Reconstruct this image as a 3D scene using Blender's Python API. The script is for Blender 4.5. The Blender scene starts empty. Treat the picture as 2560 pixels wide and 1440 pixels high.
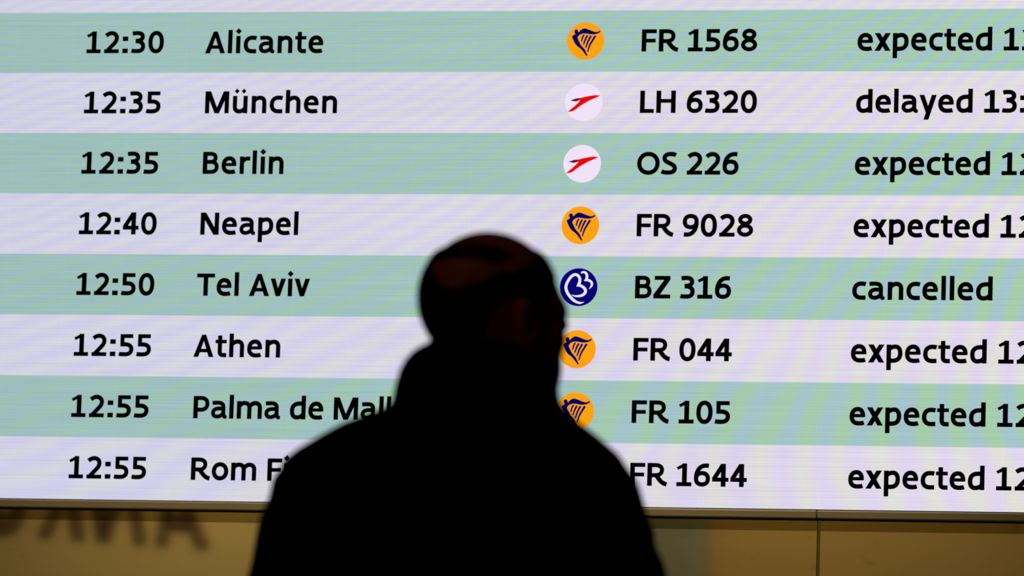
import bpy, math
import numpy as np
from mathutils import Matrix, Vector
from mathutils.geometry import tessellate_polygon

SC = bpy.context.scene
COL = SC.collection
ROW = 0.16                       # height of one row of the flight display, metres
CAM_H = 0.832                    # camera height above the floor
DIST = 78.16 * ROW               # camera to display
ZT = CAM_H + 15.0435 * ROW       # upper edge of the first tinted row
WALL_REAR_Y = -2 * DIST + 29.0 - 29.0 - 4.0 + DIST   # wall behind the camera

# ------------------------------------------------------------------ camera
cam = bpy.data.cameras.new('camera')
cam_o = bpy.data.objects.new('camera', cam)
COL.objects.link(cam_o)
SC.camera = cam_o
cam.sensor_width = 36.0
cam.lens = 12500.0 / 2560.0 * 36.0
cam.clip_end = 200.0
a, b, c = 0.1316, 0.1847, -0.0303          # pitch, yaw, roll
Rc = (Matrix.Rotation(b, 3, 'Z') @ Matrix.Rotation(a, 3, 'X') @ Matrix.Rotation(c, 3, 'Y')
      @ Matrix.Rotation(math.pi / 2, 3, 'X'))
cam_o.matrix_world = Matrix.Translation((0, -DIST, CAM_H)) @ Rc.to_4x4()
cam.dof.use_dof = True
cam.dof.focus_distance = DIST * 0.94
cam.dof.aperture_fstop = 6.2

# ------------------------------------------------------------------ world, exposure
w = bpy.data.worlds.new('hall_dark')
SC.world = w
w.use_nodes = True
w.node_tree.nodes['Background'].inputs[0].default_value = (0.0, 0.0, 0.0, 1)
w.node_tree.nodes['Background'].inputs[1].default_value = 0.0
SC.view_settings.view_transform = 'Standard'
SC.view_settings.look = 'None'
SC.view_settings.exposure = 0.0
SC.view_settings.gamma = 1.0
SC.view_settings.use_curve_mapping = False

# ------------------------------------------------------------------ lamps of the hall
def spot(name, loc, target, power, color, angle, blend, size):
    l = bpy.data.lights.new(name, 'SPOT')
    l.energy = power
    l.color = color
    l.spot_size = math.radians(angle)
    l.spot_blend = blend
    l.shadow_soft_size = size
    o = bpy.data.objects.new(name, l)
    COL.objects.link(o)
    o.location = loc
    o.rotation_euler = (Vector(target) - Vector(loc)).to_track_quat('-Z', 'Y').to_euler()
    return o

WARM = (1.0, 0.78, 0.50)
spot('wall_washer', (-7.0, WALL_REAR_Y + 1.6, 5.6), (-7.0, WALL_REAR_Y, 3.2), 520, (1.0, 0.86, 0.56), 105, 1.0, 0.12)
spot('wall_washer', (-3.55, WALL_REAR_Y + 1.6, 5.6), (-3.55, WALL_REAR_Y, 3.2), 370, (1.0, 0.75, 0.43), 105, 1.0, 0.12)
spot('ceiling_downlight', (-2.5, -2.2, 5.6), (-2.45, 0.0, 1.75), 300, WARM, 46, 0.8, 0.06)
spot('crown_downlight', (-1.95, -7.4, 5.7), (-1.26, -DIST + 6.5, 1.75), 30, (1.0, 0.62, 0.35), 14, 0.6, 0.05)


# ------------------------------------------------------------------ materials
def lin(r, g, b_):
    f = lambda v: (v / 255 / 12.92) if v / 255 <= 0.04045 else ((v / 255 + 0.055) / 1.055) ** 2.4
    return (f(r), f(g), f(b_), 1.0)


def new_mat(name):
    m = bpy.data.materials.new(name)
    m.use_nodes = True
    nt = m.node_tree
    nt.nodes.clear()
    out = nt.nodes.new('ShaderNodeOutputMaterial')
    return m, nt, out


def principled(name, col, rough=0.6, metal=0.0, spec=0.5, noise=0.0, nscale=8.0, bump=0.0):
    m, nt, out = new_mat(name)
    p = nt.nodes.new('ShaderNodeBsdfPrincipled')
    p.inputs['Base Color'].default_value = (*col[:3], 1)
    p.inputs['Roughness'].default_value = rough
    p.inputs['Metallic'].default_value = metal
    p.inputs['Specular IOR Level'].default_value = spec
    if noise or bump:
        tc = nt.nodes.new('ShaderNodeTexCoord')
        nz = nt.nodes.new('ShaderNodeTexNoise')
        nz.inputs['Scale'].default_value = nscale
        nz.inputs['Detail'].default_value = 4
        nt.links.new(tc.outputs['Object'], nz.inputs['Vector'])
        if noise:
            mx = nt.nodes.new('ShaderNodeMix')
            mx.data_type = 'RGBA'
            mx.inputs[6].default_value = (*[v * (1 - noise) for v in col[:3]], 1)
            mx.inputs[7].default_value = (*[min(1, v * (1 + noise)) for v in col[:3]], 1)
            nt.links.new(nz.outputs['Fac'], mx.inputs[0])
            nt.links.new(mx.outputs[2], p.inputs['Base Color'])
        if bump:
            bp = nt.nodes.new('ShaderNodeBump')
            bp.inputs['Strength'].default_value = bump
            bp.inputs['Distance'].default_value = 0.01
            nt.links.new(nz.outputs['Fac'], bp.inputs['Height'])
            nt.links.new(bp.outputs[0], p.inputs['Normal'])
    nt.links.new(p.outputs[0], out.inputs[0])
    return m


def emitter(name, col):
    m, nt, out = new_mat(name)
    e = nt.nodes.new('ShaderNodeEmission')
    e.inputs['Color'].default_value = col
    e.inputs['Strength'].default_value = 1.0
    nt.links.new(e.outputs[0], out.inputs[0])
    return m


BX, BZ = (-6.85 - 8) * ROW, ZT - 8.18 * ROW       # base point of the flight display


def led_material(name, ca, cb, ca2, cb2):
    """LED screen colour: camera moire painted into the emission as diagonal bands of two tints, with thin LED scan lines and module seams."""
    m, nt, out = new_mat(name)
    N, L = nt.nodes, nt.links

    def math_(op, x, y=None, clamp=False):
        n = N.new('ShaderNodeMath')
        n.operation = op
        n.use_clamp = clamp
        for i, v in enumerate((x, y)):
            if v is None:
                continue
            if isinstance(v, (int, float)):
                n.inputs[i].default_value = v
            else:
                L.new(v, n.inputs[i])
        return n.outputs[0]

    tc = N.new('ShaderNodeTexCoord')
    sp = N.new('ShaderNodeSeparateXYZ')
    L.new(tc.outputs['Object'], sp.inputs[0])
    # rows to the right of the left picture edge, rows downwards
    u = math_('ADD', math_('MULTIPLY', sp.outputs[0], 1 / ROW), BX / ROW + 8 + 15.2)
    v = math_('ADD', math_('MULTIPLY', sp.outputs[2], -1 / ROW), (ZT - BZ) / ROW)
    nz = N.new('ShaderNodeTexNoise')
    nz.inputs['Scale'].default_value = 3.5
    nz.inputs['Detail'].default_value = 2
    L.new(tc.outputs['Object'], nz.inputs['Vector'])
    wob = math_('MULTIPLY', math_('SUBTRACT', nz.outputs['Fac'], 0.5), 1.2)
    k = math_('SUBTRACT', math_('ADD', 1.75, math_('MULTIPLY', u, 0.035)), math_('MULTIPLY', v, 0.16))
    ph = math_('MULTIPLY', u, k)
    ph = math_('ADD', ph, math_('MULTIPLY', v, 5.85))
    ph = math_('ADD', ph, math_('MULTIPLY', math_('MULTIPLY', v, v), -0.254))
    ph = math_('ADD', ph, wob)
    s = math_('SINE', math_('MULTIPLY', ph, 2 * math.pi))  # moire between LED grid and camera, painted as soft colour bands
    s = math_('ADD', math_('MULTIPLY', s, math_('ADD', 0.28, math_('MULTIPLY', u, 0.012))), 0.5)
    t = math_('MULTIPLY', u, 1 / 17.0, True)  # screen looks brighter to the right; painted into the emission tints

    def mix(fac, c0, c1):
        n = N.new('ShaderNodeMix')
        n.data_type = 'RGBA'
        L.new(fac, n.inputs[0])
        for i, cc in ((6, c0), (7, c1)):
            if isinstance(cc, tuple):
                n.inputs[i].default_value = cc
            else:
                L.new(cc, n.inputs[i])
        return n.outputs[2]

    base = mix(s, mix(t, ca, ca2), mix(t, cb, cb2))
    # scan lines: long thin streaks
    mp = N.new('ShaderNodeMapping')
    mp.inputs['Scale'].default_value = (2.4, 1.0, 130.0)
    L.new(tc.outputs['Object'], mp.inputs[0])
    n2 = N.new('ShaderNodeTexNoise')
    n2.inputs['Scale'].default_value = 1.0
    n2.inputs['Detail'].default_value = 1
    L.new(mp.outputs[0], n2.inputs['Vector'])
    streak = math_('MULTIPLY', math_('SUBTRACT', n2.outputs['Fac'], 0.5), 0.17)
    line = math_('MULTIPLY', math_('SINE', math_('MULTIPLY', v, 2 * math.pi * 20.8)), 0.018)
    # module seams
    fr = math_('FRACT', math_('DIVIDE', math_('ADD', u, -15.2 + 1.58 + 96.0), 0.96))
    seam = math_('MULTIPLY', math_('LESS_THAN', fr, 0.018), 0.02)
    g = math_('ADD', 1.0, math_('ADD', streak, math_('ADD', line, seam)))
    e = N.new('ShaderNodeEmission')
    L.new(base, e.inputs['Color'])
    L.new(g, e.inputs['Strength'])
    L.new(e.outputs[0], out.inputs[0])
    return m


M = {
    'led_white': led_material('led_pale_white', lin(204, 202, 237), lin(214, 214, 219), lin(225, 214, 240), lin(225, 225, 216)),
    'led_mint': led_material('led_mint_green', lin(155, 188, 196), lin(158, 193, 176), lin(165, 197, 208), lin(167, 207, 166)),
    'ink': principled('unlit_led_black', (0.001, 0.001, 0.001), 0.9, spec=0.0),
    'orange': emitter('led_orange_yellow', lin(253, 162, 16)),
    'navy': emitter('led_navy', lin(4, 0, 100)),
    'blue': emitter('led_deep_blue', lin(0, 0, 118)),
    'disc': emitter('led_near_white', lin(240, 227, 248)),
    'red': emitter('led_red', lin(238, 4, 4)),
    'maroon': emitter('led_maroon', lin(98, 12, 38)),
    'cabinet': principled('cabinet_black', (0.004, 0.004, 0.004), 0.7, spec=0.1),
    'rail': principled('bronze_anodised_rail', (0.50, 0.425, 0.235), 0.42, 0.0, 0.5, 0.1, 3.0),
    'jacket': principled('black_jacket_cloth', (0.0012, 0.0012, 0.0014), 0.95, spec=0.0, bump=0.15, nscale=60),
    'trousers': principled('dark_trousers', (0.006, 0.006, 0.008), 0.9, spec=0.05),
    'shoe': principled('dark_shoes', (0.006, 0.005, 0.005), 0.5, spec=0.3),
    'skin': principled('skin', (0.20, 0.03, 0.009), 0.55, spec=0.25, noise=0.25, nscale=25),
    'hair': principled('dark_hair', (0.006, 0.003, 0.002), 0.8, spec=0.1),
    'eye': principled('eye_white', (0.5, 0.48, 0.45), 0.2),
    'floor': principled('dark_stone_floor', (0.05, 0.045, 0.04), 0.6, spec=0.2, noise=0.15, nscale=3),
    'ceiling': principled('dark_ceiling', (0.03, 0.03, 0.03), 0.9, spec=0.0, noise=0.1),
    'wall_front': principled('wall_dark', (0.03, 0.03, 0.028), 0.9, spec=0.1, noise=0.1),
    'wall_rear': principled('ochre_wall', (0.72, 0.53, 0.20), 0.9, spec=0.0, noise=0.08, nscale=0.8),
    'letter': principled('brown_sign_letters', (0.16, 0.075, 0.035), 0.7, spec=0.1),
    'pillar': principled('grey_green_pillar', (0.58, 0.66, 0.50), 0.8, spec=0.1, noise=0.1),
}


def panel_material(name, dcol, gcol, fac):
    """Polished wall cladding: a dull body colour under a mirror-like finish with faint wiped smears."""
    m, nt, out = new_mat(name)
    N, L = nt.nodes, nt.links
    d = N.new('ShaderNodeBsdfDiffuse')
    g = N.new('ShaderNodeBsdfGlossy')
    g.inputs['Color'].default_value = (*gcol, 1)
    g.inputs['Roughness'].default_value = 0.03
    tc = N.new('ShaderNodeTexCoord')
    nz = N.new('ShaderNodeTexNoise')
    nz.inputs['Scale'].default_value = 14
    nz.inputs['Detail'].default_value = 6
    L.new(tc.outputs['Object'], nz.inputs['Vector'])
    mr = N.new('ShaderNodeMapRange')
    mr.inputs['From Min'].default_value = 0.66
    mr.inputs['From Max'].default_value = 0.78
    mr.inputs['To Min'].default_value = fac
    mr.inputs['To Max'].default_value = fac * 0.72
    L.new(nz.outputs['Fac'], mr.inputs['Value'])
    d.inputs['Color'].default_value = (*dcol, 1)
    mx = N.new('ShaderNodeMixShader')
    L.new(mr.outputs[0], mx.inputs[0])
    L.new(d.outputs[0], mx.inputs[1])
    L.new(g.outputs[0], mx.inputs[2])
    L.new(mx.outputs[0], out.inputs[0])
    return m


M['panel'] = panel_material('polished_panel', (0.045, 0.036, 0.02), (1.0, 0.97, 0.9), 0.32)
M['joint'] = panel_material('dark_green_joint', (0.04, 0.05, 0.015), (0.8, 1.0, 0.5), 0.10)
M['panel_edge'] = panel_material('polished_panel_dark_strip', (0.02, 0.013, 0.004), (1.0, 0.9, 0.5), 0.14)


# ------------------------------------------------------------------ helpers
def tag(o, label=None, cat=None, group=None, kind=None):
    for k_, v_ in (('label', label), ('category', cat), ('group', group), ('kind', kind)):
        if v_:
            o[k_] = v_
    return o


def link(name, me, parent=None, loc=(0, 0, 0)):
    o = bpy.data.objects.new(name, me)
    COL.objects.link(o)
    o.location = loc
    if parent:
        o.parent = parent
    return o


def mesh_obj(name, verts, faces, mats, parent=None, loc=(0, 0, 0), midx=None, smooth=False):
    me = bpy.data.meshes.new(name)
    me.from_pydata([tuple(map(float, p)) for p in verts], [], [tuple(map(int, f)) for f in faces])
    for m_ in (mats if isinstance(mats, (list, tuple)) else [mats]):
        me.materials.append(m_)
    if midx is not None:
        me.polygons.foreach_set('material_index', midx)
    if smooth:
        me.polygons.foreach_set('use_smooth', [True] * len(me.polygons))
    me.update()
    return link(name, me, parent, loc)


def box(x0, x1, y0, y1, z0, z1):
    v = [(x0, y0, z0), (x1, y0, z0), (x1, y1, z0), (x0, y1, z0), (x0, y0, z1), (x1, y0, z1), (x1, y1, z1), (x0, y1, z1)]
    f = [(3, 2, 1, 0), (4, 5, 6, 7), (0, 1, 5, 4), (1, 2, 6, 5), (2, 3, 7, 6), (3, 0, 4, 7)]
    return v, f


def box_obj(name, x0, x1, y0, y1, z0, z1, mat, parent=None, loc=(0, 0, 0), bevel=0.0):
    v, f = box(x0, x1, y0, y1, z0, z1)
    o = mesh_obj(name, v, f, mat, parent, loc)
    if bevel:
        md = o.modifiers.new('edge', 'BEVEL')
        md.width = bevel
        md.segments = 2
    return o


# ------------------------------------------------------------------ lettering: strokes and fills in units of cap height / 100
def bez(p0, p1, p2, p3, n=12):
    t = np.linspace(0, 1, n + 1)[1:, None]
    p0, p1, p2, p3 = map(np.array, (p0, p1, p2, p3))
    return (1 - t) ** 3 * p0 + 3 * (1 - t) ** 2 * t * p1 + 3 * (1 - t) * t ** 2 * p2 + t ** 3 * p3


def path(s):
    tk = s.split()
    pts, i, cmd = [], 0, ''
    cur = np.zeros(2)
    while i < len(tk):
        if tk[i].isalpha():
            cmd = tk[i]
            i += 1
        if cmd in 'ML':
            cur = np.array([float(tk[i]), float(tk[i + 1])])
            pts.append(cur)
            i += 2
        else:
            q = [np.array([float(tk[i + 2 * j]), float(tk[i + 2 * j + 1])]) for j in range(3)]
            pts.extend(bez(cur, *q))
            cur = q[2]
            i += 6
    return np.array(pts)


BOLD = 1.5          # how much wider the lit screen makes the strokes look


def ribbon(pts, w, closed=False):
    """flat stroke of width w (number or one per point) along pts -> verts, quads"""
    p = np.asarray(pts, float)
    n = len(p)
    w = np.full(n, w, float) if np.isscalar(w) else np.asarray(w, float)
    seg = (np.roll(p, -1, 0) - p)
    if not closed:
        seg[-1] = seg[-2]
    seg /= np.linalg.norm(seg, axis=1)[:, None]
    prv = np.roll(seg, 1, 0)
    if not closed:
        prv[0] = seg[0]
    nrm = lambda d: np.stack([-d[:, 1], d[:, 0]], 1)
    na, nb = nrm(prv), nrm(seg)
    mt = na + nb
    mt /= np.linalg.norm(mt, axis=1)[:, None]
    sc = np.clip(1 / np.maximum((mt * nb).sum(1), 0.45), 1, 2)
    off = mt * (w / 2 * sc)[:, None]
    v = np.concatenate([p + off, p - off])
    f = [(i, i + n, (i + 1) % n + n, (i + 1) % n) for i in range(n if closed else n - 1)]
    return v, f


def poly(pts, bold=BOLD):
    p = [Vector((x, y, 0)) for x, y in pts]
    f = [tuple(t) for t in tessellate_polygon([p])]
    if not bold:
        return np.array(pts, float), f
    rv, rf = ribbon(pts, bold, True)
    return np.concatenate([np.array(pts, float), rv]), f + [tuple(i + len(pts) for i in q) for q in rf]


def rect(x0, y0, x1, y1):
    return poly([(x0, y0), (x1, y0), (x1, y1), (x0, y1)])


def ring(cx, cy, rx, ry, w=18.5, n=44, e=2.25):
    t = np.linspace(0, 2 * math.pi, n, endpoint=False)
    cs, sn = np.cos(t), np.sin(t)
    p = np.stack([cx + rx * np.sign(cs) * abs(cs) ** (2 / e), cy + ry * np.sign(sn) * abs(sn) ** (2 / e)], 1)
    return ribbon(p, w + BOLD, True)


def S(s, w=18.5):
    p = path(s)
    for i, j in ((0, 1), (-1, -2)):
        d = p[i] - p[j]
        p[i] = p[i] + d / np.linalg.norm(d) * BOLD / 2
    return ribbon(p, w + BOLD)


def mirror(parts, width):
    out = []
    for v, f in parts:
        v = v.copy()
        v[:, 0] = width - v[:, 0]
        out.append((v, f))
    return out


def turn(parts, cx, cy):
    return [(np.array([2 * cx, 2 * cy]) - v, f) for v, f in parts]


six = [S('M 65 91 C 56 92 52 92 47 91.5 C 24 89 9.8 66 9.8 38'), ring(36, 33.5, 26.3, 25, 18)]
n_arch = S('M 10 56 C 19 66 28 70.5 38 70.5 C 52 70.5 58.5 62 58.5 48 L 58.5 0', 18.8)
G = {   # glyph: (width, left bearing, right bearing, parts)
    '1': (66, 7.5, 7.5, [rect(24.5, 0, 45, 100), poly([(45, 100), (31, 100), (0, 83), (6, 72.5), (26, 82), (45, 86)]), rect(0, 0, 66, 17)]),
    '2': (69, 7.5, 7.5, [S('M 8 80.5 C 20 91 30 92 34 92 C 48 92 58.5 83 58.5 70 C 58.5 56 50 48 42 39 L 12 7'), rect(1, 0, 69, 17)]),
    '3': (63, 7.5, 7.5, [S('M 3 90 C 14 92 20 92 27 92 C 40 92 50.5 87 50.5 75 C 50.5 64 42 56.5 18 56'),
                         S('M 18 54.5 C 42 56 53.5 45 53.5 31 C 53.5 14 42 8.8 27 8.8 C 18 8.8 8 8.8 0 11')]),
    '4': (72, 6, 6, [rect(39, 0, 59, 100), rect(0, 22, 72, 39), poly([(38, 100), (52, 100), (52, 88), (20, 36), (0, 39)])]),
    '5': (66, 7.5, 7.5, [rect(5, 47, 23, 100), rect(5, 83, 63, 100),
                         S('M 6 54 L 27 54 C 46 54 56.5 46 56.5 32 C 56.5 15 44 8.8 27 8.8 C 16 8.8 8 8.8 0 10.5')]),
    '6': (72, 6.5, 6.5, six),
    '8': (72, 6.5, 6.5, [ring(36, 75.5, 22.5, 17, 17.5, e=2), ring(36, 29, 26.8, 20.5, 17.5, e=2)]),
    '9': (72, 6.5, 6.5, turn(six, 36, 50)),
    '0': (72, 6.5, 6.5, [ring(36, 50, 26.5, 42.2, 18.5)]),
    ':': (25, 9, 9, [rect(0, 0, 25, 20), rect(0, 56, 25, 76)]),
    'A': (92, 3, 4, [poly([(0, 0), (21.5, 0), (52, 92), (52, 100), (37, 100)]), poly([(92, 0), (70.5, 0), (40, 92), (40, 100), (55, 100)]),
                     poly([(18, 21), (74, 21), (70, 36), (22, 36)])]),
    'B': (74, 9, 6, [rect(0, 0, 20, 100), S('M 10 91.5 L 36 91.5 C 49 91.5 58 86 58 73.5 C 58 61 48 54.5 36 54.5 L 10 54.5', 17.5),
                     S('M 10 54.5 L 38 54.5 C 55 54.5 64.5 46 64.5 31.5 C 64.5 15 53 8.7 38 8.7 L 10 8.7', 17.5)]),
    'F': (66, 9, 5, [rect(0, 0, 20, 100), rect(0, 83, 66, 100), rect(0, 41, 62, 57)]),
    'H': (86, 9, 9, [rect(0, 0, 20, 100), rect(66, 0, 86, 100), rect(0, 46, 86, 62)]),
    'K': (82, 9, 3, [rect(0, 0, 20, 100), poly([(56, 100), (80, 100), (36, 50), (18, 50)]), poly([(82, 0), (57, 0), (20, 50), (38, 54)])]),
    'L': (62, 9, 4, [rect(0, 0, 20, 100), rect(0, 0, 62, 17)]),
    'M': (110, 9, 9, [rect(0, 0, 19, 100), rect(91, 0, 110, 100), poly([(2, 100), (25, 100), (65, 0), (45, 0)]), poly([(108, 100), (85, 100), (45, 0), (65, 0)])]),
    'N': (85, 9, 9, [rect(0, 0, 19.5, 100), rect(65.5, 0, 85, 100), poly([(0, 100), (24, 100), (85, 0), (61, 0)])]),
    'O': (101, 6, 6, [ring(50.5, 50, 41, 42.2, 18.5, e=2.1)]),
    'P': (73, 9, 5, [rect(0, 0, 20, 100), S('M 10 91.5 L 34 91.5 C 53 91.5 63.5 82 63.5 66 C 63.5 48 52 38.5 34 38.5 L 10 38.5', 17.5)]),
    'R': (88, 9, 3, [rect(0, 0, 20, 100), S('M 10 91.5 L 36 91.5 C 54 91.5 64.5 84 64.5 70 C 64.5 55 54 46.5 36 46.5 L 10 46.5', 17.5),
                     S('M 36 49 C 48 40 56 12 86 7', 19)]),
    'S': (69, 6, 6, [S('M 64 87 C 54 92 46 92 38 92 C 23 92 13 85 13 73 C 13 58 30 55 42 48 C 53 42 60 38 60 27 C 60 14 48 8.8 33 8.8 C 20 8.8 10 8.8 1 14')]),
    'T': (82, 4, 4, [rect(31, 0, 51, 100), rect(0, 83, 82, 100)]),
    'U': (84, 9, 9, [S('M 10 100 L 10 38 C 10 18 22 9 42 9 C 62 9 74 18 74 38 L 74 100', 20)]),
    'Z': (75, 5, 5, [rect(4, 83, 74, 100), rect(0, 0, 75, 17), poly([(50, 86), (74, 90), (74, 84), (25, 12), (0, 12), (0, 17)])]),
    'a': (73, 6, 5, [S('M 6 69.5 C 16 70.8 22 71 31 71 C 48 71 56.5 65 56.5 50 L 56.5 16', 17.5),
                     S('M 56 45 L 38 45 C 18 45 9.5 37 9.5 26 C 9.5 14 17 8.5 27 8.5 C 40 8.5 50 14 57 25', 17),
                     poly([(47.5, 22), (66, 22), (66, 18), (69, 14), (73, 13), (72, 0), (62, -1), (54, 4)])]),
    'c': (60, 6, 4, [S('M 59 68.5 C 50 71 44 71 40 71 C 20 71 9.8 58 9.8 39 C 9.8 20 20 8.6 40 8.6 L 59 9')]),
    'd': (72, 6, 9, [rect(53, 0, 72, 106), S('M 62 69 C 54 71 50 70.8 45 70.8 C 22 70.8 9.8 60 9.8 38 C 9.8 18 18 8.5 32 8.5 C 46 8.5 54 13 62 24')]),
    'e': (69, 6, 6, [S('M 11 42.5 L 64 42.5', 13.5), S('M 59 37 C 60 60 51 71 36 71 C 19 71 9.8 58 9.8 39 C 9.8 19 20 8.5 40 8.5 C 48 8.5 56 9 63 11.5')]),
    'h': (68, 9, 8, [rect(0, 0, 19, 106), n_arch]),
    'i': (19, 9, 9, [rect(0, 0, 19, 79), poly([(-3.5, 101), (10, 87.5), (23.5, 101), (10, 114.5)])]),
    'l': (19, 9, 9, [rect(0, 0, 19, 107)]),
    'm': (115, 9, 8, [rect(0, 0, 19, 79), S('M 10 56 C 18 66 25 70.5 34 70.5 C 48 70.5 57.5 64 57.5 48 L 57.5 0', 18.8), S('M 57 54 C 66 66 74 70.5 83 70.5 C 98 70.5 105.5 62 105.5 48 L 105.5 0', 18.8)]),
    'n': (68, 9, 8, [rect(0, 0, 19, 79), n_arch]),
    'o': (76, 6, 6, [ring(38, 39.7, 28.4, 31.5, 18.5, e=2.1)]),
    'p': (70, 9, 6, [rect(0, -33, 19, 79), S('M 8 58 C 18 66 26 70.5 38 70.5 C 52 70.5 60 60 60 41 C 60 19 48 8.5 27 8.5 L 8 8.5')]),
    'r': (47, 9, 2, [rect(0, 0, 19, 79), S('M 10 53 C 18 65 26 69.5 34 70 L 47 70', 18)]),
    't': (51, 4, 4, [S('M 20.5 97 L 20.5 26 C 20.5 13 27 8.6 37 8.6 L 51 8.6'), rect(0, 62.5, 51, 77.5)]),
    'u': (68, 8, 9, turn([rect(0, 0, 19, 79), n_arch], 34, 39.5)),
    'v': (69, 3, 3, [poly([(0, 79), (20.5, 79), (45, 0), (25, 0)]), poly([(69, 79), (48.5, 79), (24, 0), (44, 0)])]),
    'x': (70, 3, 3, [poly([(0, 79), (23, 79), (70, 0), (47, 0)]), poly([(70, 79), (47, 79), (0, 0), (23, 0)])]),
    'y': (75, 3, 3, [poly([(0, 79), (20.5, 79), (45, 10), (30, -3)]), poly([(75, 79), (54.5, 79), (19.5, -31), (40, -31)])]),
    ' ': (26, 6, 6, []),
}
G['ü'] = (68, 8, 9, G['u'][3] + [poly([(7.5, 101), (18, 90), (28.5, 101), (18, 112)]), poly([(39.5, 101), (50, 90), (60.5, 101), (50, 112)])])


def layout(text, span=None, upto=None):
    """x of every glyph's left edge; letter spacing is opened so that the text (or its first `upto` letters) spans `span` units"""
    xs, x = [], 0.0
    for i, ch in enumerate(text):
        wd, lb, rb, _ = G[ch]
        if i:
            x += lb
        xs.append(x)
        x += wd + rb
    if span:
        k_ = len(text) - 1 if upto is None else upto
        end = xs[k_] + (G[text[k_]][0] if upto is None else 0)
        d = (span - end) / k_
        xs = [v_ + d * i for i, v_ in enumerate(xs)]
    return xs


# ------------------------------------------------------------------ the flight display
board = box_obj('arrivals_board', (-15.95 + 6.85) * ROW, (2.25 + 6.85) * ROW, 0.012, 0.10, 0.012, 9.3 * ROW, M['cabinet'], loc=(BX, 0, BZ))
tag(board, 'large lit flight arrivals display with mint and white rows, behind the standing man', 'display board')
U = ROW * 0.0036          # one lettering unit in metres


def X(u):
    return (u + 6.85) * ROW


def Z(v):                 # v rows below the top edge of the first tinted row
    return ZT - BZ - v * ROW


def put_text(names, text, u, v, parent, span=None, upto=None):
    """lettering of one column; every word is a mesh of its own"""
    if isinstance(names, str):
        names = (names,)
    xs = layout(text, span / 0.0036 if span else None, upto)
    i = 0
    for k_, word in enumerate(text.split(' ')):
        V, F = [], []
        for j, ch in enumerate(word):
            for vv, ff in G[ch][3]:
                n = len(V)
                V += [((p[0] + xs[i + j]) * U + X(u), -0.0012, p[1] * U + Z(v)) for p in vv]
                F += [tuple(q + n for q in t) for t in ff]
        i += len(word) + 1
        mesh_obj(names[min(k_, len(names) - 1)], V, F, M['ink'], parent)


def disc(n=72, r=1.0):
    t = np.linspace(0, 2 * math.pi, n, endpoint=False)
    return np.stack([np.cos(t) * r, np.sin(t) * r], 1), [tuple(range(n))]


def norm(pts, cx, cy, r=560.0):
    return [((x - cx) / r, (cy - y) / r) for x, y in pts]


def smooth_closed(pts, it=2):
    p = np.array(pts, float)
    for _ in range(it):                       # corner cutting that keeps the outline close to its points
        q = np.roll(p, -1, 0)
        p = np.stack([0.8 * p + 0.2 * q, 0.2 * p + 0.8 * q], 1).reshape(-1, 2)
    return [tuple(x) for x in p]


def tapered(pts, ws):
    p = np.array(pts, float)
    n = len(p)
    ext = np.concatenate([[2 * p[0] - p[1]], p, [2 * p[-1] - p[-2]]])
    out, wo = [], []
    for i in range(n - 1):
        a0, a1, a2, a3 = ext[i:i + 4]
        for t in np.linspace(0, 1, 7)[:-1]:
            out.append(0.5 * (2 * a1 + (a2 - a0) * t + (2 * a0 - 5 * a1 + 4 * a2 - a3) * t * t + (3 * a1 - a0 - 3 * a2 + a3) * t ** 3))
            wo.append(ws[i] * (1 - t) + ws[i + 1] * t)
    out.append(p[-1])
    wo.append(ws[-1])
    return ribbon(np.array(out), np.array(wo))


harp_body = norm(smooth_closed([
    (552, 445), (575, 412), (615, 405), (648, 428), (655, 470), (652, 500), (690, 482), (740, 430), (790, 392), (845, 378), (910, 392),
    (1000, 425), (1090, 462), (1190, 492), (1260, 476), (1320, 440), (1312, 482), (1240, 525), (1150, 545), (1060, 548), (960, 530),
    (870, 518), (790, 522), (720, 550), (670, 592), (640, 645), (650, 690), (692, 765), (735, 855), (800, 930), (870, 1005), (915, 1110),
    (958, 1190), (930, 1195), (870, 1115), (800, 1025), (730, 955), (640, 895), (570, 805), (520, 700), (482, 612), (520, 585),
    (565, 560), (588, 535), (560, 500)], 1), 890, 750)
harp_strings = [([(840, 558), (795, 650), (768, 770)], (52, 50, 40)), ([(945, 580), (880, 710), (832, 862)], (60, 55, 40)),
                ([(1050, 592), (965, 760), (900, 955)], (62, 56, 44)), ([(1180, 592), (1070, 780), (1010, 900), (958, 1080)], (68, 58, 52, 40))]
wing_red = norm([(1320, 598), (1160, 592), (1000, 615), (850, 645), (728, 676), (700, 700), (728, 738), (695, 795), (560, 928), (430, 1030),
                 (372, 1080), (500, 1058), (575, 1018), (700, 920), (850, 822), (1000, 738), (1150, 672)], 835, 795)
wing_tail = norm([(735, 676), (600, 690), (520, 715), (440, 742), (520, 752), (590, 764), (660, 742), (715, 722)], 835, 795)
swirl_big = ([(985, 1255), (850, 1282), (690, 1218), (555, 1090), (462, 950), (430, 820), (460, 690), (545, 545), (640, 460), (720, 445),
              (795, 490), (838, 580), (828, 680), (795, 770)], (10, 62, 80, 84, 84, 84, 82, 80, 78, 80, 80, 80, 84, 88))
swirl_fold = ([(742, 790), (800, 770), (870, 775), (960, 830), (1013, 905), (1000, 985), (920, 1055), (800, 1082), (690, 1075), (600, 1045)],
              (20, 62, 76, 82, 84, 84, 76, 62, 40, 8))
swirl_small = ([(865, 395), (945, 368), (1015, 405), (1045, 480), (1035, 570), (1000, 628)], (40, 62, 72, 80, 76, 66))
swirl_tail = ([(965, 630), (1040, 605), (1110, 615), (1175, 660), (1200, 725), (1175, 800), (1115, 878)], (14, 62, 68, 72, 70, 52, 6))


def rib_norm(tp, cx, cy):
    pts, ws = tp
    return tapered(norm(pts, cx, cy), [x / 560.0 for x in ws])


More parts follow.
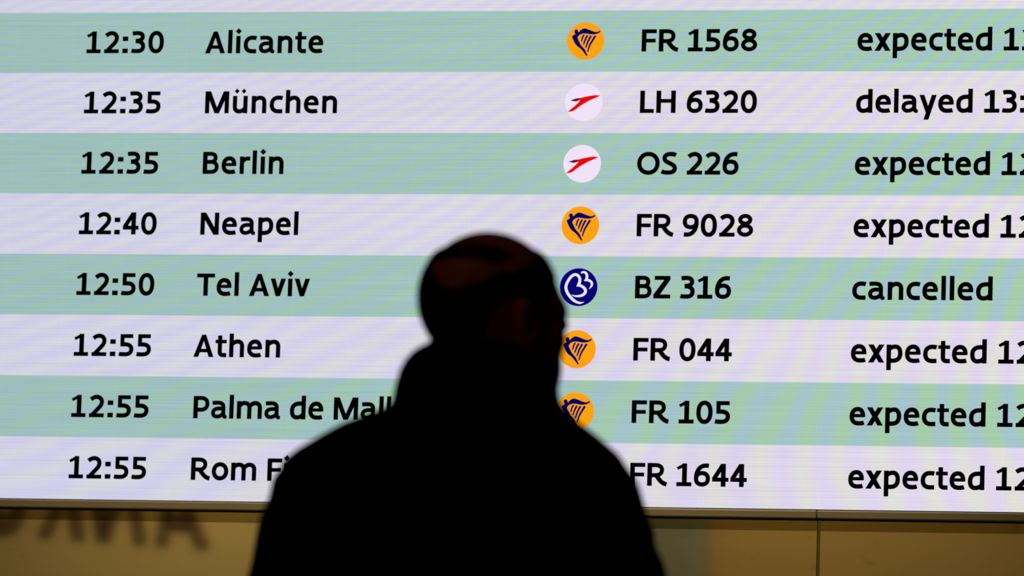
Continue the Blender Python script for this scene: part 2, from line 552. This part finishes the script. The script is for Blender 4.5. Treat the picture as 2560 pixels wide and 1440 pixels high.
def put_logo(kind, v, parent):
    """the round emblem of the airline, all its colours in one mesh"""
    V, F, MI, mats = [], [], [], []

    def add(shape, mat, y):
        vv, ff = shape
        n = len(V)
        V.extend([(p[0] * 0.306 * ROW + X(-5.518), y, p[1] * 0.306 * ROW + Z(v + 0.5)) for p in vv])
        if mat not in mats:
            mats.append(mat)
        for q in ff:
            F.append(tuple(i + n for i in q))
            MI.append(mats.index(mat))

    if kind == 'harp':
        add(disc(), M['orange'], -0.0010)
        add(poly(harp_body, 0.03), M['navy'], -0.0020)
        for s_ in harp_strings:
            add(rib_norm(s_, 890, 750), M['navy'], -0.0020)
    elif kind == 'wing':
        add(disc(), M['disc'], -0.0010)
        add(poly(wing_tail, 0.03), M['maroon'], -0.0020)
        add(poly(wing_red, 0.03), M['red'], -0.0024)
    else:
        add(disc(), M['blue'], -0.0010)
        for s_ in (swirl_big, swirl_fold, swirl_small, swirl_tail):
            add(rib_norm(s_, 805, 815), M['disc'], -0.0020)
    o = mesh_obj('airline_logo', V, F, mats, parent, midx=MI)
    o['label'] = {'harp': 'orange disc with a dark blue harp', 'wing': 'white disc with a red swept arrow', 'swirl': 'blue disc with a white curled letter'}[kind]
    return o


FLIGHTS = [   # time, width | city, width, letters measured | emblem | flight, width | status, width, letters measured
    ('12:30', 1.302, 'Alicante', 1.972, None, 'harp', 'FR 1568', 1.869, 'expected 12:', 2.331, 9),
    ('12:35', 1.288, 'München', 2.200, None, 'wing', 'LH 6320', 1.886, 'delayed 13:', 2.553, 10),
    ('12:35', 1.288, 'Berlin', 1.346, None, 'wing', 'OS 226', 1.640, 'expected 12:', 2.331, 9),
    ('12:40', 1.302, 'Neapel', 1.627, None, 'harp', 'FR 9028', 1.875, 'expected 12:', 2.331, 9),
    ('12:50', 1.303, 'Tel Aviv', 1.875, None, 'swirl', 'BZ 316', 1.545, 'cancelled', 2.220, None),
    ('12:55', 1.290, 'Athen', 1.437, None, 'harp', 'FR 044', 1.580, 'expected 12:', 2.331, 9),
    ('12:55', 1.290, 'Palma de Mallorca', 2.325, 9, 'harp', 'FR 105', 1.577, 'expected 12:', 2.331, 9),
    ('12:55', 1.290, 'Rom Fiumicino', 1.265, 4, 'harp', 'FR 1644', 1.868, 'expected 12:', 2.331, 9),
]
CITY_INSET = {'A': -0.035, 'T': -0.022}
for k in range(-1, 8):
    mint = k >= 0 and k % 2 == 0
    top, bot = k, k + 1
    if k == 7:
        bot = 8.006
    r = box_obj('display_row', (-15.9 + 6.85) * ROW, (2.2 + 6.85) * ROW, 0.0, 0.012, Z(bot), Z(top), M['led_mint' if mint else 'led_white'], board)
    r['label'] = 'pale mint green lit row' if mint else 'pale white lit row'
    if k < 0:
        continue
    tm, tw, city, cw, cu, lg, fl, fw, stt, sw, su = FLIGHTS[k]
    put_text('arrival_time', tm, -13.819, k + 0.674, r, tw)
    put_text('origin_city', city, -11.780 + CITY_INSET.get(city[0], 0.0), k + 0.674 + (0.008 if k == 0 else 0), r, cw, cu)
    put_logo(lg, k, r)
    put_text(('airline_code', 'flight_number'), fl, -4.601 - (0.022 if fl[0] == 'O' else 0), k + 0.673, r, fw)
    if stt.startswith('delayed'):
        put_text(('flight_status', 'status_time'), stt, -1.121, k + 0.673, r, 2.553 - 63 * 0.0036, 9)
    else:
        put_text(('flight_status', 'status_time'), stt, -1.120, k + 0.673, r, sw, su)

# frame of the display: bottom rail in two lengths, upper rail and two stiles
YF, YB = -0.016, 0.05
RT, RB = Z(8.036), Z(8.17)
JX = X(-1.593)
for x0, x1 in ((X(-16.0), JX - 0.0009), (JX + 0.0009, X(2.3))):
    box_obj('frame_rail', x0, x1, YF, YB, RB, RT, M['rail'], board, bevel=0.0034)
box_obj('frame_rail', X(-16.0), X(2.3), YF, YB, Z(-1.12), Z(-1.0), M['rail'], board, bevel=0.0034)
for x0 in (X(-16.0), X(2.2)):
    box_obj('frame_stile', x0, x0 + 0.1 * ROW, YF, YB, RT, Z(-1.0), M['rail'], board, bevel=0.0034)

# ------------------------------------------------------------------ cladding below the display
PZ1 = BZ + RB - 0.001
PY = 0.016


def cladding(x0, x1, label):
    o = box_obj('cladding_panel', x0, x1, PY, 0.05, 0.02, PZ1 - 0.0275, M['panel'])
    tag(o, label, 'wall panel', 'polished wall panels below the display')
    s_ = box_obj('edge_strip', x0, x1, PY, 0.05, PZ1 - 0.0275, PZ1, M['panel_edge'], o)
    s_['label'] = 'darker strip along the upper edge'
    return o


JW = (-1.593 - 8) * ROW
left_panel = cladding(-6.2, JW - 0.0028, 'wide polished ochre wall panel below the display, behind the man, mirroring sign letters')
right_panel = cladding(JW + 0.0062, 0.7, 'polished ochre wall panel right of the dark vertical joint, below the display')
jt = box_obj('panel_joint', JW - 0.0028, JW + 0.0062, PY + 0.004, 0.05, 0.02, PZ1, M['joint'], left_panel)
jt['label'] = 'dark green upright joint'

# ------------------------------------------------------------------ the hall around
def struct(name, *args):
    o = box_obj(name, *args)
    o['kind'] = 'structure'
    return o


Y1, Y0, X0, X1 = 0.25, WALL_REAR_Y, -12.0, 6.0
struct('floor', X0, X1, Y0 - 0.2, Y1 + 0.2, -0.1, 0.0, M['floor'])
struct('ceiling', X0, X1, Y0 - 0.2, Y1 + 0.2, 6.0, 6.1, M['ceiling'])
struct('wall_front', X0, X1, 0.101, Y1, 0.0, 6.0, M['wall_front'])
struct('wall_rear', X0, X1, Y0 - 0.2, Y0, 0.0, 6.0, M['wall_rear'])
# pillar standing in front of the rear wall
pil = box_obj('pillar', -5.6, -4.15, Y0 + 0.25, Y0 + 0.75, 0.0, 6.0, M['pillar'], bevel=0.02)
pil['kind'] = 'structure'

# raised letters on the rear wall, mirrored in the polished panels
sign = bpy.data.objects.new('wall_sign', None)
COL.objects.link(sign)
sign.location = (-7.225, Y0, 3.192)
tag(sign, 'brown raised letters ANKUNFT on the ochre wall, mirrored in the panel under the display', 'sign')
LH = 0.45
xs = [x + 6 * i for i, x in enumerate(layout('ANKUNFT'))]
for ch, x0 in zip('ANKUNFT', xs):
    V, F = [], []
    for v, f in G[ch][3]:
        base = len(V)
        n = len(v)
        for d in (0.0, 0.03):
            for p in v:
                gx, gz = (p[0] + x0) * LH / 100 * 0.77, p[1] * LH / 100
                V.append((-(gx) - gz * 0.19, d, gz + gx * 0.055))
        F += [tuple(i + base + n for i in q) for q in f] + [tuple(i + base for i in reversed(q)) for q in f]
        edges = {}
        for q in f:
            for i in range(len(q)):
                e_ = (q[i], q[(i + 1) % len(q)])
                edges[e_] = edges.get(e_, 0) + 1
        for (p, q) in edges:
            if (q, p) not in edges:
                F.append((p + base, q + base, q + base + n, p + base + n))
    mesh_obj('letter', V, F, M['letter'], sign)


# ------------------------------------------------------------------ the man: signed distance shapes turned into smooth meshes
def snet(F, lo, hi, h):
    lo, hi = np.array(lo, float), np.array(hi, float)
    n = np.ceil((hi - lo) / h).astype(int) + 1
    ax = [(lo[i] + h * np.arange(n[i])).astype(np.float32) for i in range(3)]
    v = F(ax[0][:, None, None], ax[1][None, :, None], ax[2][None, None, :])
    v = np.broadcast_to(v, tuple(n)).astype(np.float32)
    ins = v < 0
    s = np.zeros(tuple(n - 1), np.int8)
    C = [(i, j, k_) for i in (0, 1) for j in (0, 1) for k_ in (0, 1)]
    for i, j, k_ in C:
        s += ins[i:n[0] - 1 + i, j:n[1] - 1 + j, k_:n[2] - 1 + k_]
    act = (s > 0) & (s < 8)
    idx = np.argwhere(act)
    vid = np.full(act.shape, -1, np.int64)
    vid[act] = np.arange(len(idx))
    pos = np.zeros((len(idx), 3))
    cnt = np.zeros(len(idx))
    g = lambda c_: v[idx[:, 0] + c_[0], idx[:, 1] + c_[1], idx[:, 2] + c_[2]]
    for p in C:
        for d in range(3):
            if p[d] == 0:
                q = list(p)
                q[d] = 1
                va, vb = g(p), g(q)
                m_ = (va < 0) != (vb < 0)
                t = np.where(m_, va / np.where(va == vb, 1, va - vb), 0)
                for e_ in range(3):
                    pos[:, e_] += m_ * (p[e_] + (t if e_ == d else 0))
                cnt += m_
    pos = lo + h * (idx + pos / cnt[:, None])
    faces = []
    for d in range(3):
        e1, e2 = [(1, 2), (2, 0), (0, 1)][d]
        sa = [slice(None)] * 3
        sb = [slice(None)] * 3
        sa[d], sb[d] = slice(0, -1), slice(1, None)
        A, B = ins[tuple(sa)], ins[tuple(sb)]
        ch = np.argwhere(A != B)
        ch = ch[(ch[:, e1] > 0) & (ch[:, e2] > 0) & (ch[:, e1] < act.shape[e1]) & (ch[:, e2] < act.shape[e2])]
        flip = B[ch[:, 0], ch[:, 1], ch[:, 2]]
        def cell(o1, o2):
            q = ch.copy()
            q[:, e1] -= o1
            q[:, e2] -= o2
            return vid[q[:, 0], q[:, 1], q[:, 2]]
        quad = np.stack([cell(1, 1), cell(0, 1), cell(0, 0), cell(1, 0)], 1)
        quad[flip] = quad[flip][:, ::-1]
        faces.append(quad)
    return pos, np.concatenate(faces)


def smin(a_, b_, k_):
    h_ = np.maximum(k_ - np.abs(a_ - b_), 0) / k_
    return np.minimum(a_, b_) - h_ * h_ * k_ * 0.25


def smax(a_, b_, k_):
    return -smin(-a_, -b_, k_)


def ell(P, c_, r_):
    q = [(P[i] - c_[i]) / r_[i] for i in range(3)]
    k0 = np.sqrt(q[0] ** 2 + q[1] ** 2 + q[2] ** 2)
    k1 = np.sqrt((q[0] / r_[0]) ** 2 + (q[1] / r_[1]) ** 2 + (q[2] / r_[2]) ** 2)
    return k0 * (k0 - 1) / np.maximum(k1, 1e-6)


def cap(P, a_, b_, ra, rb=None):
    rb = ra if rb is None else rb
    d = [b_[i] - a_[i] for i in range(3)]
    l2 = sum(x * x for x in d)
    t = np.clip(sum((P[i] - a_[i]) * d[i] for i in range(3)) / l2, 0, 1)
    return np.sqrt(sum((P[i] - a_[i] - d[i] * t) ** 2 for i in range(3))) - (ra + (rb - ra) * t)


MX, MY = -1.2427, -DIST + 6.51            # where the man stands
PSI = math.radians(45)
HC = (-0.001, 0.012, 1.554)                # chin level, head axis
cs_, sn_ = math.cos(PSI), math.sin(PSI)


def head_co(X_, Y_, Z_):
    dx, dy = X_ - HC[0], Y_ - HC[1]
    return dx * cs_ - dy * sn_, dx * sn_ + dy * cs_, Z_ - HC[2]     # right, forward, up


def head_sdf(X_, Y_, Z_):
    r, f, z = head_co(X_, Y_, Z_)
    P = (np.abs(r), f, z)
    d = ell(P, (0, -0.006, 0.140), (0.077, 0.099, 0.091))
    d = smin(d, ell(P, (0, 0.040, 0.090), (0.062, 0.058, 0.085)), 0.03)
    d = smin(d, ell(P, (0, 0.040, 0.040), (0.060, 0.056, 0.046)), 0.03)       # jaw
    d = smin(d, ell(P, (0, 0.080, 0.018), (0.022, 0.018, 0.018)), 0.02)       # chin
    d = smin(d, cap(P, (0, 0.090, 0.129), (0.045, 0.072, 0.127), 0.013), 0.02)  # brow
    d = smin(d, ell(P, (0.048, 0.058, 0.088), (0.022, 0.022, 0.018)), 0.02)   # cheekbone
    d = smax(d, -ell(P, (0.032, 0.104, 0.112), (0.016, 0.014, 0.012)), 0.012)   # eye socket
    d = smin(d, cap(P, (0, 0.092, 0.116), (0, 0.104, 0.082), 0.008, 0.011), 0.012)   # nose
    d = smin(d, ell(P, (0.011, 0.096, 0.077), (0.009, 0.011, 0.008)), 0.006)
    d = smin(d, ell(P, (0, 0.094, 0.055), (0.026, 0.011, 0.006)), 0.006)      # lips
    d = smin(d, ell(P, (0, 0.093, 0.045), (0.023, 0.011, 0.007)), 0.005)
    # ear: tilted shell with a rim and a hollow
    ea = 0.22
    ez, ef = z - 0.098, f - 0.003
    e1 = ez * math.cos(ea) - ef * math.sin(ea)
    e2 = ez * math.sin(ea) + ef * math.cos(ea)
    Q = (np.abs(r) - 0.080 + 0.25 * (e2), e2, e1)
    ear = ell(Q, (0, 0, 0), (0.010, 0.021, 0.037))
    ear = smax(ear, -ell(Q, (0.010, 0.003, 0.004), (0.008, 0.012, 0.024)), 0.004)
    d = smin(d, ear, 0.007)
    return d


def hand(P, sx, wx, wy, wz):
    """palm, four bent fingers and a thumb hanging from a wrist; sx = +1 right, -1 left; the palm faces the thigh"""
    d = ell(P, (wx, wy + 0.005, wz - 0.055), (0.017, 0.042, 0.055))
    for i, (fy, ln, sp) in enumerate(((0.036, 0.078, 0.012), (0.013, 0.088, 0.004), (-0.011, 0.082, -0.004), (-0.033, 0.064, -0.012))):
        k0 = (wx, wy + fy * 0.9, wz - 0.092)
        k1 = (wx - sx * 0.008, wy + fy + sp * 0.5, k0[2] - ln * 0.5)
        k2 = (wx - sx * 0.026, wy + fy + sp, k0[2] - ln * 0.9)
        d = smin(d, smin(cap(P, k0, k1, 0.0095, 0.0085), cap(P, k1, k2, 0.0085, 0.007), 0.004), 0.005)
    t0 = (wx - sx * 0.004, wy + 0.030, wz - 0.030)
    t1 = (wx - sx * 0.016, wy + 0.060, wz - 0.068)
    t2 = (wx - sx * 0.022, wy + 0.066, wz - 0.096)
    return smin(d, smin(cap(P, t0, t1, 0.013, 0.010), cap(P, t1, t2, 0.010, 0.008), 0.005), 0.01)


ARMS = {1: [(0.150, 0.0, 1.425), (0.215, 0.0, 1.12), (0.195, 0.075, 0.865)], -1: [(-0.220, 0.0, 1.425), (-0.290, 0.0, 1.12), (-0.270, 0.075, 0.865)]}


def body_sdf(X_, Y_, Z_):
    P = (X_, Y_, Z_)
    d = head_sdf(X_, Y_, Z_)
    d = smin(d, cap(P, (-0.020, -0.010, 1.46), (0.0, 0.008, 1.60), 0.066, 0.058), 0.03)
    d = smin(d, ell(P, (-0.035, 0.0, 1.36), (0.17, 0.085, 0.13)), 0.04)
    d = smin(d, ell(P, (-0.035, 0.0, 1.10), (0.15, 0.09, 0.26)), 0.05)
    for s_, (sh, el, wr) in ARMS.items():
        d = smin(d, cap(P, sh, el, 0.048, 0.040), 0.03)
        d = smin(d, cap(P, el, wr, 0.040, 0.026), 0.02)
        d = smin(d, hand(P, s_, wr[0], wr[1] + 0.012, wr[2] - 0.005), 0.02)
    return d


man = bpy.data.objects.new('person', None)
COL.objects.link(man)
man.location = (MX, MY, 0)
tag(man, 'balding man in a black jacket seen from behind, head turned right, watching the display', 'person')


def sdf_obj(name, F, lo, hi, h, mat, parent):
    v, f = snet(F, lo, hi, h)
    return mesh_obj(name, v, f, mat, parent, smooth=True)


body = sdf_obj('body', body_sdf, (-0.36, -0.15, 0.64), (0.31, 0.21, 1.80), 0.0048, M['skin'], man)


def hair_sdf(X_, Y_, Z_):
    r, f, z = head_co(X_, Y_, Z_)
    d = head_sdf(X_, Y_, Z_) - 0.0045
    th = np.arctan2(r, -f)
    line = (0.135 + 0.029 * np.clip(th, -0.2, 2.0) + 0.003 * np.sin(7 * th + 0.6) + 0.002 * np.sin(13 * th)
            + 0.06 / (1 + np.exp(np.clip(th * 10.0 - 0.5, -30, 30))))      # upper limit of the wreath of hair
    wreath = smax(z - line, f - (0.030 + 0.35 * (z - 0.11)), 0.006)
    wreath = smax(wreath, 0.035 - z, 0.006)
    earhole = np.sqrt((f + 0.008) ** 2 + (z - 0.095) ** 2) - 0.040
    wreath = smax(wreath, -np.where(np.abs(r) > 0.03, earhole, 1.0), 0.004)
    patch = smax(np.abs(z - 0.194 - 0.003 * np.sin(4 * th)) - 0.014, th - 1.25 - 0.15 * np.sin(z * 300), 0.01)   # thin hair over the crown
    tuft = smax(np.abs(f - 0.062) - 0.011, 0.165 - z, 0.006)
    return smax(d, np.minimum(np.minimum(wreath, patch), tuft), 0.010)


hair = sdf_obj('hair', hair_sdf, (-0.11, -0.10, 1.56), (0.13, 0.13, 1.80), 0.0035, M['hair'], body)
for s_ in (-1, 1):       # eyes
    f_, r_, z_ = 0.088, 0.032 * s_, 0.112
    cx_, cy_ = HC[0] + r_ * cs_ + f_ * sn_, HC[1] - r_ * sn_ + f_ * cs_
    E_ = lambda X_, Y_, Z_, q=(cx_, cy_, HC[2] + z_): ell((X_, Y_, Z_), q, (0.0115, 0.0115, 0.0115))
    sdf_obj('eye', E_, (cx_ - 0.014, cy_ - 0.014, HC[2] + z_ - 0.014), (cx_ + 0.014, cy_ + 0.014, HC[2] + z_ + 0.014), 0.002, M['eye'], body)

# jacket: outline heights with left and right extent
JT = [(1.630, -0.088, 0.061), (1.622, -0.104, 0.072), (1.609, -0.116, 0.081), (1.595, -0.123, 0.087), (1.576, -0.128, 0.091), (1.558, -0.131, 0.094),
      (1.547, -0.134, 0.103), (1.539, -0.151, 0.112), (1.531, -0.176, 0.120), (1.523, -0.197, 0.132), (1.512, -0.218, 0.147), (1.500, -0.238, 0.162),
      (1.488, -0.258, 0.176), (1.479, -0.269, 0.183), (1.472, -0.278, 0.187), (1.460, -0.281, 0.197), (1.450, -0.290, 0.204), (1.434, -0.293, 0.209),
      (1.418, -0.296, 0.214), (1.400, -0.305, 0.220), (1.387, -0.308, 0.228), (1.366, -0.311, 0.230), (1.343, -0.316, 0.240), (1.322, -0.320, 0.248),
      (1.285, -0.330, 0.257), (1.25, -0.31, 0.235), (1.20, -0.235, 0.165), (1.10, -0.225, 0.155), (0.90, -0.230, 0.160), (0.80, -0.235, 0.165)]
jz = np.array([q[0] for q in JT][::-1])
jl = np.array([q[1] for q in JT][::-1])
jr = np.array([q[2] for q in JT][::-1])
bz = np.array([0.80, 1.10, 1.30, 1.42, 1.50, 1.545, 1.60, 1.64])
bd = np.array([0.135, 0.130, 0.138, 0.130, 0.112, 0.098, 0.096, 0.088])


def loft(X_, Y_, Z_, yo=0.0):
    l, r = np.interp(Z_, jz, jl), np.interp(Z_, jz, jr)
    bb = np.interp(Z_, bz, bd)
    cx_, ax_ = (l + r) / 2, (r - l) / 2
    q = np.sqrt(((X_ - cx_) / ax_) ** 2 + ((Y_ - yo) / bb) ** 2)
    return (q - 1) * np.minimum(ax_, bb)


def jacket_sdf(X_, Y_, Z_):
    d = loft(X_, Y_, Z_)
    d = smax(d, Z_ - 1.555, 0.01)
    d = smax(d, 0.80 - Z_, 0.015)
    for s_, (sh, el, wr) in ARMS.items():
        P = (X_, Y_, Z_)
        hem = [wr[i] + (el[i] - wr[i]) * 0.06 for i in range(3)]
        d = smin(d, smin(cap(P, (sh[0] - s_ * 0.0, sh[1], 1.32), el, 0.070, 0.062), cap(P, el, hem, 0.062, 0.046), 0.02), 0.02)
        # cloth folds at the elbow
    d = d + 0.0022 * np.sin(Z_ * 70 + 9 * np.sin(X_ * 11) + Y_ * 25) * np.clip((1.40 - Z_) * 6, 0, 1)
    return d


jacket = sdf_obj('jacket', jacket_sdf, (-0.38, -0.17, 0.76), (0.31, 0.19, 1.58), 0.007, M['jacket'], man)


def collar_sdf(X_, Y_, Z_):
    """padded stand-up collar with the hood rolled behind the neck"""
    d = loft(X_, Y_, Z_, 0.006)
    d = smax(d, Z_ - (1.628 - 0.10 * np.clip(X_, -0.2, 0.3) - 0.12 * np.clip(Y_, -0.2, 0.2)), 0.018)
    d = smax(d, 1.530 - Z_, 0.01)
    return d


sdf_obj('collar', collar_sdf, (-0.20, -0.13, 1.51), (0.15, 0.14, 1.66), 0.005, M['jacket'], jacket)


def trousers_sdf(X_, Y_, Z_):
    P = (X_, Y_, Z_)
    d = ell(P, (-0.035, 0.0, 0.90), (0.175, 0.118, 0.14))
    for s_ in (-1, 1):
        hip = (-0.035 + 0.090 * s_, 0.0, 0.86)
        kn = (-0.035 + 0.105 * s_, 0.02, 0.49)
        an = (-0.035 + 0.110 * s_, -0.015, 0.075)
        d = smin(d, smin(cap(P, hip, kn, 0.092, 0.068), cap(P, kn, an, 0.066, 0.055), 0.03), 0.02)
    return smax(d, 0.045 - Z_, 0.008)


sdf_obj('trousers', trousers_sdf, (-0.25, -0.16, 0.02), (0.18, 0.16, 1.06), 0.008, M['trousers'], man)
for s_ in (-1, 1):
    sx_ = -0.035 + 0.112 * s_

    def shoe_sdf(X_, Y_, Z_):
        P = (X_, Y_, Z_)
        d = cap(P, (sx_, -0.055, 0.040), (sx_ + 0.012 * s_, 0.155, 0.030), 0.042, 0.040)
        d = smin(d, cap(P, (sx_, -0.020, 0.05), (sx_, -0.015, 0.11), 0.044, 0.045), 0.03)
        return smax(d, -Z_, 0.004)

    sdf_obj('shoe', shoe_sdf, (sx_ - 0.08, -0.12, -0.01), (sx_ + 0.08, 0.23, 0.17), 0.0055, M['shoe'], man)
